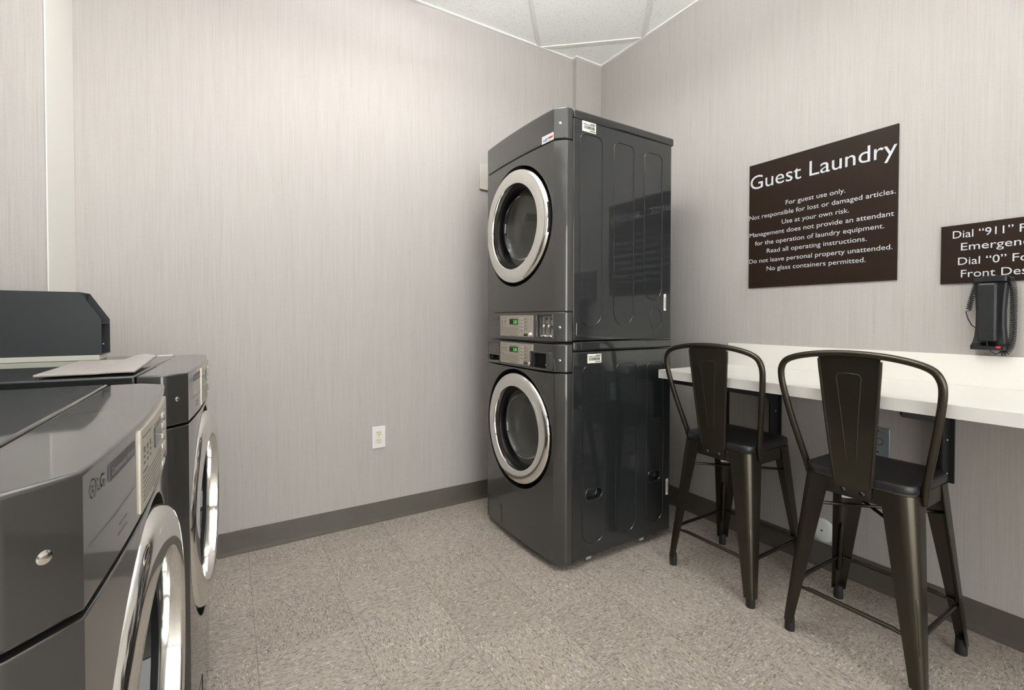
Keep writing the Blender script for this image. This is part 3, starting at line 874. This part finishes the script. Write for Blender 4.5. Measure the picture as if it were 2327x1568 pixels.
sh = obj('plastic_sheet', sheet(), 'folder', loc=(0, 0, 0.9568), bevel=0.0015)
tag(sh, 'grey plastic sheet with a curled end lying on a washer top', 'plastic sheet')
# small white label on the worktop of the far washer
lb = obj('worktop_label', MB().box(-0.135, -0.095, 0.285, 0.322, 0.9673, 0.9683), 'sticker', wf_)

# ------------------------------------------------------------------ counter
YC0, YC1, XC0, ZT = -1.6, 1.439, 1.669, 0.8474
ct = thing('counter', 'long white wall-mounted counter with low backsplash in front of the stools', 'counter', (1.95, 0.3, ZT), 0)
lx = lambda x: x - 1.95
ly = lambda y: y - 0.3
obj('countertop', MB().box(lx(XC0 + .001), lx(XW), ly(YC0), ly(YC1), -0.038, 0), 'counter', ct, bevel=0.001)
obj('edge_band', MB().box(lx(XC0), lx(XC0 + .0012), ly(YC0), ly(YC1), -0.0375, -0.0008), 'edge', ct, smooth=0)
obj('backsplash', MB().box(lx(XW - .013), lx(XW), ly(YC0), ly(YC1), 0.0, 0.108), 'counter', ct, bevel=0.001)
def bracket(y, label):
    t = thing('counter_bracket', label, 'bracket', (XW, y, ZT - .038), 0, 'black brackets under the counter')
    obj('wall_plate', MB().box(-0.006, 0, -0.018, 0.040, -0.318, 0), 'bracket', t, bevel=0.001)
    # web with a long tapering arm and a rounded inside corner
    poly = [(0, 0), (-0.43, 0), (-0.43, -0.026), (-0.415, -0.036), (-0.16, -0.082)]
    cx, cz, r = -0.118, -0.132, 0.046
    for i in range(7):
        a = PI / 2 - (PI / 2) * i / 6
        poly.append((cx + r * math.cos(a), cz + r * math.sin(a)))
    poly += [(-0.072, -0.318), (0, -0.318)]
    obj('web', MB().prism(poly, -0.004, 0.0, 'y'), 'bracket', t)
    obj('top_flange', MB().box(-0.43, 0, -0.004, 0.040, -0.004, 0), 'bracket', t, bevel=0.001)
    s_ = MB()
    for i, z in enumerate((-.06, -.10, -.16, -.22, -.28)):
        s_.lathe([(0, -.009), (.0025, -.0085), (.004, -.006)], 12, (0, 0.012 + .016 * (i % 2), z))
        s_.lathe([(0, -.0065), (.0025, -.006), (.0035, -.004)], 12, (-0.028 + .026 * (i % 2), 0, z), 'y')
    obj('screw', s_, 'screw', t)
    return t
bracket(1.455, 'black wall bracket under the counter end beside the stacked machines')
bracket(1.190, 'black wall bracket under the counter between the two stools')
bracket(0.585, 'black wall bracket under the counter beyond the stool nearest the phone')

# ------------------------------------------------------------------ stools
def make_stool(label, x, y, rz=0.0):
    t = thing('bar_stool', label, 'bar stool', (x, y, 0), rz, 'metal stools at the counter')
    HT, HB, ZL0, ZL1 = 0.151, 0.192, 0.034, 0.560
    def rsq(h, r, n=6):
        pts = []
        for qx, qy, a0 in ((1, 1, 0), (-1, 1, PI / 2), (-1, -1, PI), (1, -1, 1.5 * PI)):
            for i in range(n + 1):
                a = a0 + PI / 2 * i / n
                pts.append((qx * (h - r) + r * math.cos(a), qy * (h - r) + r * math.sin(a)))
        return pts
    # seat: rounded square board, dished a little
    loops = []
    for h, z in ((0.146, .5605), (0.152, .563), (0.1535, .568), (0.1535, .584), (0.1515, .5885), (0.147, .5905), (0.12, .5895), (0.07, .588), (0.02, .587)):
        loops.append([(px_, py_, z) for px_, py_ in rsq(h, min(0.05, h * .6))])
    obj('seat', MB().loft(loops), 'seat', t, smooth=40)
    # apron
    ou = rsq(HT, .042); inn = rsq(HT - .003, .039)
    b = MB(); n = len(ou)
    v = [(p[0], p[1], .512) for p in ou] + [(p[0], p[1], .5605) for p in ou] + [(p[0], p[1], .5605) for p in inn] + [(p[0], p[1], .512) for p in inn]
    f = []
    for i in range(n):
        j = (i + 1) % n
        for k in range(4):
            K = (k + 1) % 4
            f.append((k * n + i, k * n + j, K * n + j, K * n + i))
    obj('apron', b.add(v, f), 'bronze', t)
    # legs: tapering pressed channels with a rounded outer corner
    for sx, sy in ((-1, -1), (-1, 1), (1, -1), (1, 1)):
        b = MB(); loops = []
        for k in range(9):
            q = k / 8
            z = ZL1 - .002 + (ZL0 - ZL1 + .002) * q
            h = (HT + .0015) + (HB - HT) * q
            w = 0.084 + (0.034 - 0.084) * q; r = 0.042 + (0.016 - 0.042) * q; th = 0.003
            out = [(-w, 0.0)]
            for i in range(7):
                a = PI / 2 - PI / 2 * i / 6
                out.append((-r + r * math.cos(a), -r + r * math.sin(a)))
            out.append((0.0, -w))
            ins = [(-th, -w)]
            for i in range(7):
                a = PI / 2 * i / 6
                ins.append((-r + (r - th) * math.cos(a), -r + (r - th) * math.sin(a)))
            ins.append((-w, -th))
            loops.append([(sx * (h + a), sy * (h + c), z) for a, c in out + ins])
        b.loft(loops)
        # pressed rib down the outer corner
        path = []; rad = []
        for k in range(9):
            q = k / 8; z = 0.300 - 0.195 * q
            qq = (ZL1 - z) / (ZL1 - ZL0); h = HT + (HB - HT) * qq; r = 0.042 + (0.016 - 0.042) * qq
            d = h - r + r * 0.7071 - .0042
            path.append((sx * d, sy * d, z)); rad.append(0.0085 if 0 < k < 8 else 0.004)
        b.tube(path, rad, 10)
        leg = obj('leg', b, 'bronze', t)
        c = HB - .018
        ft = MB().lathe([(0.0, 0.0), (.0150, 0.0), (.0160, .003), (.0150, .036), (.0145, .050), (0.0, .050)], 20, (sx * (c + .002), sy * (c + .002), 0), 'z')
        obj('rubber_foot', ft, 'rubber', leg)
        if (sx, sy) == (1, 1):
            hh = HT + (HB - HT) * 0.25 - .006
            g2 = MB()
            dd = hh - .012
            pl = [(-.026, .418), (.026, .418), (.026, .448), (-.026, .448)]
            k_ = 0.7071
            vv = []
            for o_ in (0.0, -.001):
                for u_, z_ in pl: vv.append((dd - .024 + o_ * k_ + u_ * k_, dd - .024 + o_ * k_ - u_ * k_, z_))
            g2.add(vv, [(0, 1, 2, 3), (7, 6, 5, 4), (0, 4, 5, 1), (1, 5, 6, 2), (2, 6, 7, 3), (3, 7, 4, 0)])
            obj('paper_label', g2, 'sticker', leg)
    # footrest rails with flattened ends
    zs = 0.168; hh = HT + (HB - HT) * ((ZL1 - zs) / (ZL1 - ZL0)) - .010
    for p0, p1 in (((-1, -1), (-1, 1)), ((1, -1), (1, 1)), ((-1, -1), (1, -1)), ((-1, 1), (1, 1))):
        A = Vector((p0[0] * hh, p0[1] * hh, zs)); B2 = Vector((p1[0] * hh, p1[1] * hh, zs))
        d = (B2 - A).normalized()
        A2, B3 = A + d * .012, B2 - d * .012
        path = [A2, A2 + d * .02, A2 + d * .035, A2 + d * .045, B3 - d * .045, B3 - d * .035, B3 - d * .02, B3]
        zz = [-.004, -.004, -.002, 0, 0, -.002, -.004, -.004]
        path = [(p.x, p.y, p.z + z) for p, z in zip(path, zz)]
        obj('footrest_rail', MB().tube(path, [.0045, .0045, .006, .0072, .0072, .006, .0045, .0045], 10), 'bronze', t)
    # cross brace under the seat
    zb = 0.445; hb = HT + (HB - HT) * ((ZL1 - zb) / (ZL1 - ZL0)) - .022
    obj('cross_brace', MB().tube([(-hb, -hb, zb), (hb, hb, zb)], .0055, 8).tube([(-hb, hb, zb + .008), (hb, -hb, zb + .008)], .0055, 8), 'bronze', t)
    # back hoop
    half = [(-.088, .157, .528), (-.094, .159, .550), (-.107, .164, .590), (-.130, .178, .660), (-.160, .196, .755), (-.184, .2095, .840), (-.193, .2135, .885), (-.198, .2095, .914), (-.201, .195, .937), (-.203, .163, .953), (-.2045, .110, .965), (-.205, .055, .971), (-.205, 0, .973)]
    skew = lambda z_: -0.009 * min(1, max(0, (z_ - .56) / .3))
    full = [(x_, y_ + skew(z_), z_) for x_, y_, z_ in half] + [(x_, -y_ + skew(z_), z_) for x_, y_, z_ in half[-2::-1]]
    V = [Vector(p) for p in full]
    path = []
    for i in range(len(V) - 1):
        p0, p1, p2, p3 = V[max(0, i - 1)], V[i], V[i + 1], V[min(len(V) - 1, i + 2)]
        for s_ in range(5):
            u = s_ / 5
            path.append(0.5 * ((2 * p1) + (p2 - p0) * u + (2 * p0 - 5 * p1 + 4 * p2 - p3) * u * u + (3 * p1 - p0 - 3 * p2 + p3) * u ** 3))
    path.append(V[-1])
    m_ = len(path)
    rad = [0.0105] * m_
    for i in range(6):
        q = 0.006 + .0045 * i / 6
        rad[i] = q; rad[m_ - 1 - i] = q
    hoop = obj('back_hoop', MB().tube(path, rad, 12), 'bronze', t)
    hb_ = MB()
    for sy in (-1, 1): hb_.lathe([(0, .0), (.005, .001), (.0065, .004), (.0065, .010)], 14, (-.089, sy * .166, .533), 'y') if sy < 0 else hb_.lathe([(0, .0), (.005, -.001), (.0065, -.004), (.0065, -.010)], 14, (-.089, sy * .166, .533), 'y')
    obj('hoop_bolt', hb_, 'bolt', hoop)
    # back slat: one bent sheet, wider at the top, rolled side edges and a pressed panel
    zst = [(.522, -.1545, .050), (.540, -.1548, .050), (.552, -.156, .050), (.562, -.1585, .0505), (.585, -.1615, .052), (.64, -.168, .0575), (.74, -.179, .066), (.84, -.188, .0745), (.92, -.195, .081), (.952, -.198, .083), (.966, -.199, .084)]
    b = MB(); ny = 8; front = []; back = []
    for z, x_, hw in zst:
        for j in range(ny + 1):
            u = -1 + 2 * j / ny
            zz = z
            if z > .95: zz = z - .006 * u * u
            front.append((x_, u * hw, zz)); back.append((x_ - .0025, u * hw, zz))
    n = ny + 1; o_ = len(front); f = []
    for i in range(len(zst) - 1):
        for j in range(ny):
            a = i * n + j
            f.append((a, a + 1, a + n + 1, a + n)); f.append((o_ + a, o_ + a + n, o_ + a + n + 1, o_ + a + 1))
    for i in range(len(zst) - 1):
        a = i * n; f.append((a, a + n, o_ + a + n, o_ + a)); c = i * n + ny; f.append((c, o_ + c, o_ + c + n, c + n))
    for j in range(ny):
        f.append((j, o_ + j, o_ + j + 1, j + 1)); a = (len(zst) - 1) * n + j; f.append((a, a + 1, o_ + a + 1, o_ + a))
    b.add(front + back, f)
    for sy in (-1, 1):
        b.tube([(x_ + .001, sy * hw, z) for z, x_, hw in zst[3:-1]], .0055, 8)
    def sx_at(z):
        for (z0, x0, h0), (z1, x1, h1) in zip(zst, zst[1:]):
            if z0 <= z <= z1: return x0 + (x1 - x0) * (z - z0) / (z1 - z0)
        return zst[-1][1]
    pts = [(-.014, .638), (-.022, .76), (-.0335, .895), (-.032, .904), (-.026, .909), (0, .911), (.026, .909), (.032, .904), (.0335, .895), (.022, .76), (.014, .638)]
    b.tube([(sx_at(z) - .0022, y_, z) for y_, z in pts], .0022, 6)
    slat = obj('back_slat', b, 'bronze', t)
    for sy in (-1, 1):
        obj('slat_bolt', MB().lathe([(0, -.0075), (.0055, -.0068), (.0085, -.004), (.0095, .0)], 16, (-.157, sy * .026, .534)), 'bolt', slat)
    return t

make_stool('bronze metal bar stool standing next to the stacked washer and dryer', 1.836, 1.166)
make_stool('bronze metal bar stool in front of the grey steel wall plate, nearest the wall phone', 1.832, 0.670)

# ------------------------------------------------------------------ signs
def sign(name, label, y1, y0, z0, z1, lines, loc_y):
    """lines: (text, y_left, y_right, baseline, cap height) in wall coordinates; y falls to the right."""
    t = thing(name, label, 'sign', (XW, loc_y, z0), 0)
    obj('panel', MB().box(-0.007, 0, y0 - loc_y, y1 - loc_y, 0, z1 - z0), 'sign', t, bevel=0.0006, seg=1)
    for body, ya, yb, zl, cap in lines:
        b = MB()
        add_text(b, body, lambda u, v, ya=ya, zl=zl: (-0.0076, ya - u - loc_y, zl - z0 + v), width=ya - yb, height=cap, bold=0.0)
        obj('text_line', b, 'signtext', t)
    return t
sign('wall_sign', 'large square brown Guest Laundry sign on the right wall', 1.3373, 0.7418, 1.2309, 1.8318, [
    ('Guest Laundry', 1.331, 0.745, 1.7125, 0.069),
    ('For guest use only.', 1.161, 0.919, 1.6075, 0.0215),
    ('Not responsible for lost or damaged articles.', 1.335, 0.748, 1.565, 0.0215),
    ('Use at your own risk.', 1.178, 0.905, 1.522, 0.0215),
    ('Management does not provide an attendant', 1.333, 0.752, 1.480, 0.0215),
    ('for the operation of laundry equipment.', 1.305, 0.783, 1.437, 0.0215),
    ('Read all operating instructions.', 1.247, 0.841, 1.395, 0.0215),
    ('Do not leave personal property unattended.', 1.334, 0.756, 1.3515, 0.0215),
    ('No glass containers permitted.', 1.247, 0.844, 1.3105, 0.0215)], 1.04)
sign('wall_sign', 'small brown sign about dialing 911, above the black wall phone', 0.613, 0.331, 1.206, 1.412, [
    ('Dial \u201c911\u201d', 0.581, 0.432, 1.3655, 0.0275), ('For', 0.418, 0.363, 1.3645, 0.0275),
    ('Emergency', 0.559, 0.374, 1.321, 0.0275),
    ('Dial \u201c0\u201d', 0.566, 0.447, 1.2705, 0.0275), ('For', 0.433, 0.378, 1.2700, 0.0275),
    ('Front Desk', 0.558, 0.378, 1.2265, 0.0275)], 0.47)

# ------------------------------------------------------------------ wall phone
PY, PZ = 0.479, 0.977
ph = thing('wall_phone', 'black corded telephone hanging on the wall under the small sign', 'telephone', (XW, PY, PZ), 0)
# local: x out of wall is negative, y to the left is positive
loops = []
for z, hw, dep in ((0.0, .042, .052), (.012, .042, .054), (.022, .0405, .040), (.045, .037, .034), (.08, .0345, .033), (.13, .0340, .033), (.18, .0365, .034), (.222, .0405, .038), (.228, .0415, .048), (.243, .0415, .048)):
    loops.append([(0, -hw, z), (-dep + .004, -hw, z), (-dep, -hw + .004, z), (-dep, hw - .004, z), (-dep + .004, hw, z), (0, hw, z)])
obj('cradle', MB().loft(loops), 'phone', ph, smooth=30)
loops = []
for z, hw, dep in ((.028, .0215, .058), (.032, .023, .066), (.060, .0232, .070), (.12, .0225, .066), (.18, .0228, .068), (.215, .0232, .070), (.222, .022, .066)):
    loops.append([(-.030, -hw, z), (-dep + .005, -hw, z), (-dep, -hw + .005, z), (-dep, hw - .005, z), (-dep + .005, hw, z), (-.030, hw, z)])
hs = obj('handset', MB().loft(loops), 'handset', ph, smooth=30)
obj('handset_seam', MB().tube([(-.0695, -.020, .062), (-.0695, .020, .062)], .0008, 6), 'phone', hs)
obj('message_lamp', MB().box(-.0565, -.050, -.032, -.021, .006, .0135), 'lamp_red', ph, bevel=0.001)
def coil(path, r, wire, pitch):
    V = [Vector(p) for p in path]
    dense = []
    for i in range(len(V) - 1):
        p0, p1, p2, p3 = V[max(0, i - 1)], V[i], V[i + 1], V[min(len(V) - 1, i + 2)]
        for s_ in range(20):
            u = s_ / 20
            dense.append(0.5 * ((2 * p1) + (p2 - p0) * u + (2 * p0 - 5 * p1 + 4 * p2 - p3) * u * u + (3 * p1 - p0 - 3 * p2 + p3) * u ** 3))
    dense.append(V[-1])
    L = [0]
    for a, c in zip(dense, dense[1:]): L.append(L[-1] + (c - a).length)
    total = L[-1]; turns = total / pitch; n = int(turns * 12)
    out = []; k = 0
    for i in range(n + 1):
        s_ = total * i / n
        while k < len(L) - 2 and L[k + 1] < s_: k += 1
        u = (s_ - L[k]) / max(1e-9, L[k + 1] - L[k])
        c = dense[k].lerp(dense[k + 1], u); T = (dense[k + 1] - dense[k]).normalized()
        e1 = T.cross(Vector((1, 0, 0))).normalized(); e2 = T.cross(e1)
        a = 2 * PI * turns * i / n
        out.append(c + e1 * (r * math.cos(a)) + e2 * (r * math.sin(a)))
    return out, dense
Y = lambda y: y - PY
Z = lambda z: z - PZ
cd = MB()
c1, _ = coil([(-.020, Y(.513), Z(1.212)), (-.020, Y(.520), Z(1.180)), (-.022, Y(.526), Z(1.150)), (-.022, Y(.533), Z(1.112))], .0065, .0016, .0068)
c2, _ = coil([(-.020, Y(.434), Z(1.214)), (-.022, Y(.427), Z(1.180)), (-.022, Y(.4255), Z(1.10)), (-.022, Y(.4265), Z(1.03)), (-.024, Y(.430), Z(.992)), (-.028, Y(.439), Z(.970)), (-.032, Y(.452), Z(.9655))], .0078, .0016, .0055)
cd.tube(c1, .0017, 6); cd.tube(c2, .0017, 6)
cd.tube([c1[-1], (-.022, Y(.540), Z(1.105)), (-.022, Y(.534), Z(1.080)), (-.022, Y(.524), Z(1.058)), (-.018, Y(.512), Z(1.048)), (-.014, Y(.506), Z(1.045))], .0016, 6)
cd.tube([c2[-1], (-.036, Y(.462), Z(.963)), (-.042, Y(.472), Z(.972)), (-.050, Y(.479), Z(.990)), (-.054, Y(.480), Z(1.008))], .0016, 6)
cd.tube([c1[0], (-.020, Y(.505), Z(1.222)), (-.022, Y(.475), Z(1.224)), (-.020, Y(.445), Z(1.222)), c2[0]], .0016, 6)
obj('coiled_cord', cd, 'rubber', ph)

# ------------------------------------------------------------------ outlet and cover plates
ot = thing('outlet', 'white duplex outlet low on the back wall', 'electrical outlet', (0.676, YW, 0.448), 0)
obj('plate', MB().box(-.0355, .0355, -.006, 0, -.058, .058), 'nylon', ot, bevel=0.004, seg=3)
for z in (.0205, -.0205):
    poly = []
    for i in range(32):
        a = 2 * PI * i / 32
        poly.append((max(-.0172, min(.0172, .0178 * math.cos(a))), z + max(-.0145, min(.0145, .0178 * math.sin(a)))))
    rc = obj('receptacle', MB().prism(poly, -.0085, -.004, 'y'), 'ivory', ot, bevel=0.0006, seg=1)
    sl = MB()
    sl.box(-.0068, -.0050, -.0089, -.0080, z + .0012, z + .0085); sl.box(-.0098, -.0068, -.0089, -.0080, z + .0040, z + .0056)
    sl.box(.0048, .0066, -.0089, -.0080, z + .0012, z + .0085)
    sl.cyl(.0024, -.0089, -.0080, (-.0004, 0, z - .0065), 'y', 12)
    obj('slot', sl, 'gap', rc)
obj('screw', MB().lathe([(0, -.0075), (.0025, -.007), (.003, -.005)], 12, (0, 0, 0), 'y'), 'button', ot)

cp = thing('cover_plate', 'grey steel blank plate on the wall under the counter', 'wall plate', (XW, 0.791, 0.592), 0)
obj('plate', MB().box(-.006, 0, -.035, .035, -.057, .057), 'steel', cp, bevel=0.003, seg=3)
kk = MB().lathe([(.0125, -.0062), (.0135, -.0068), (.0145, -.0062)], 28)
for z in (-.042, .042): kk.lathe([(0, -.0078), (.003, -.0072), (.004, -.0055)], 12, (0, .004, z))
obj('screw', kk, 'bolt', cp)
rc_ = thing('round_cover', 'round white plastic cover low on the wall behind the stools', 'wall plate', (XW, 0.992, 0.158), 0)
obj('disc', MB().lathe([(0, -.010), (.030, -.0095), (.044, -.007), (.050, -.003), (.051, 0)], 48), 'whiteplastic', rc_)
obj('screw', MB().lathe([(0, -.0125), (.003, -.012), (.004, -.009)], 12, (0, 0, 0.0)), 'bolt', rc_)
th = thing('beige_cover', 'pale blank cover plate on the back wall half hidden by the dryer', 'wall plate', (1.34, YW, 1.925), 0)
obj('plate', MB().box(-.062, .062, -.012, 0, -.078, .078), 'beige', th, bevel=0.003)
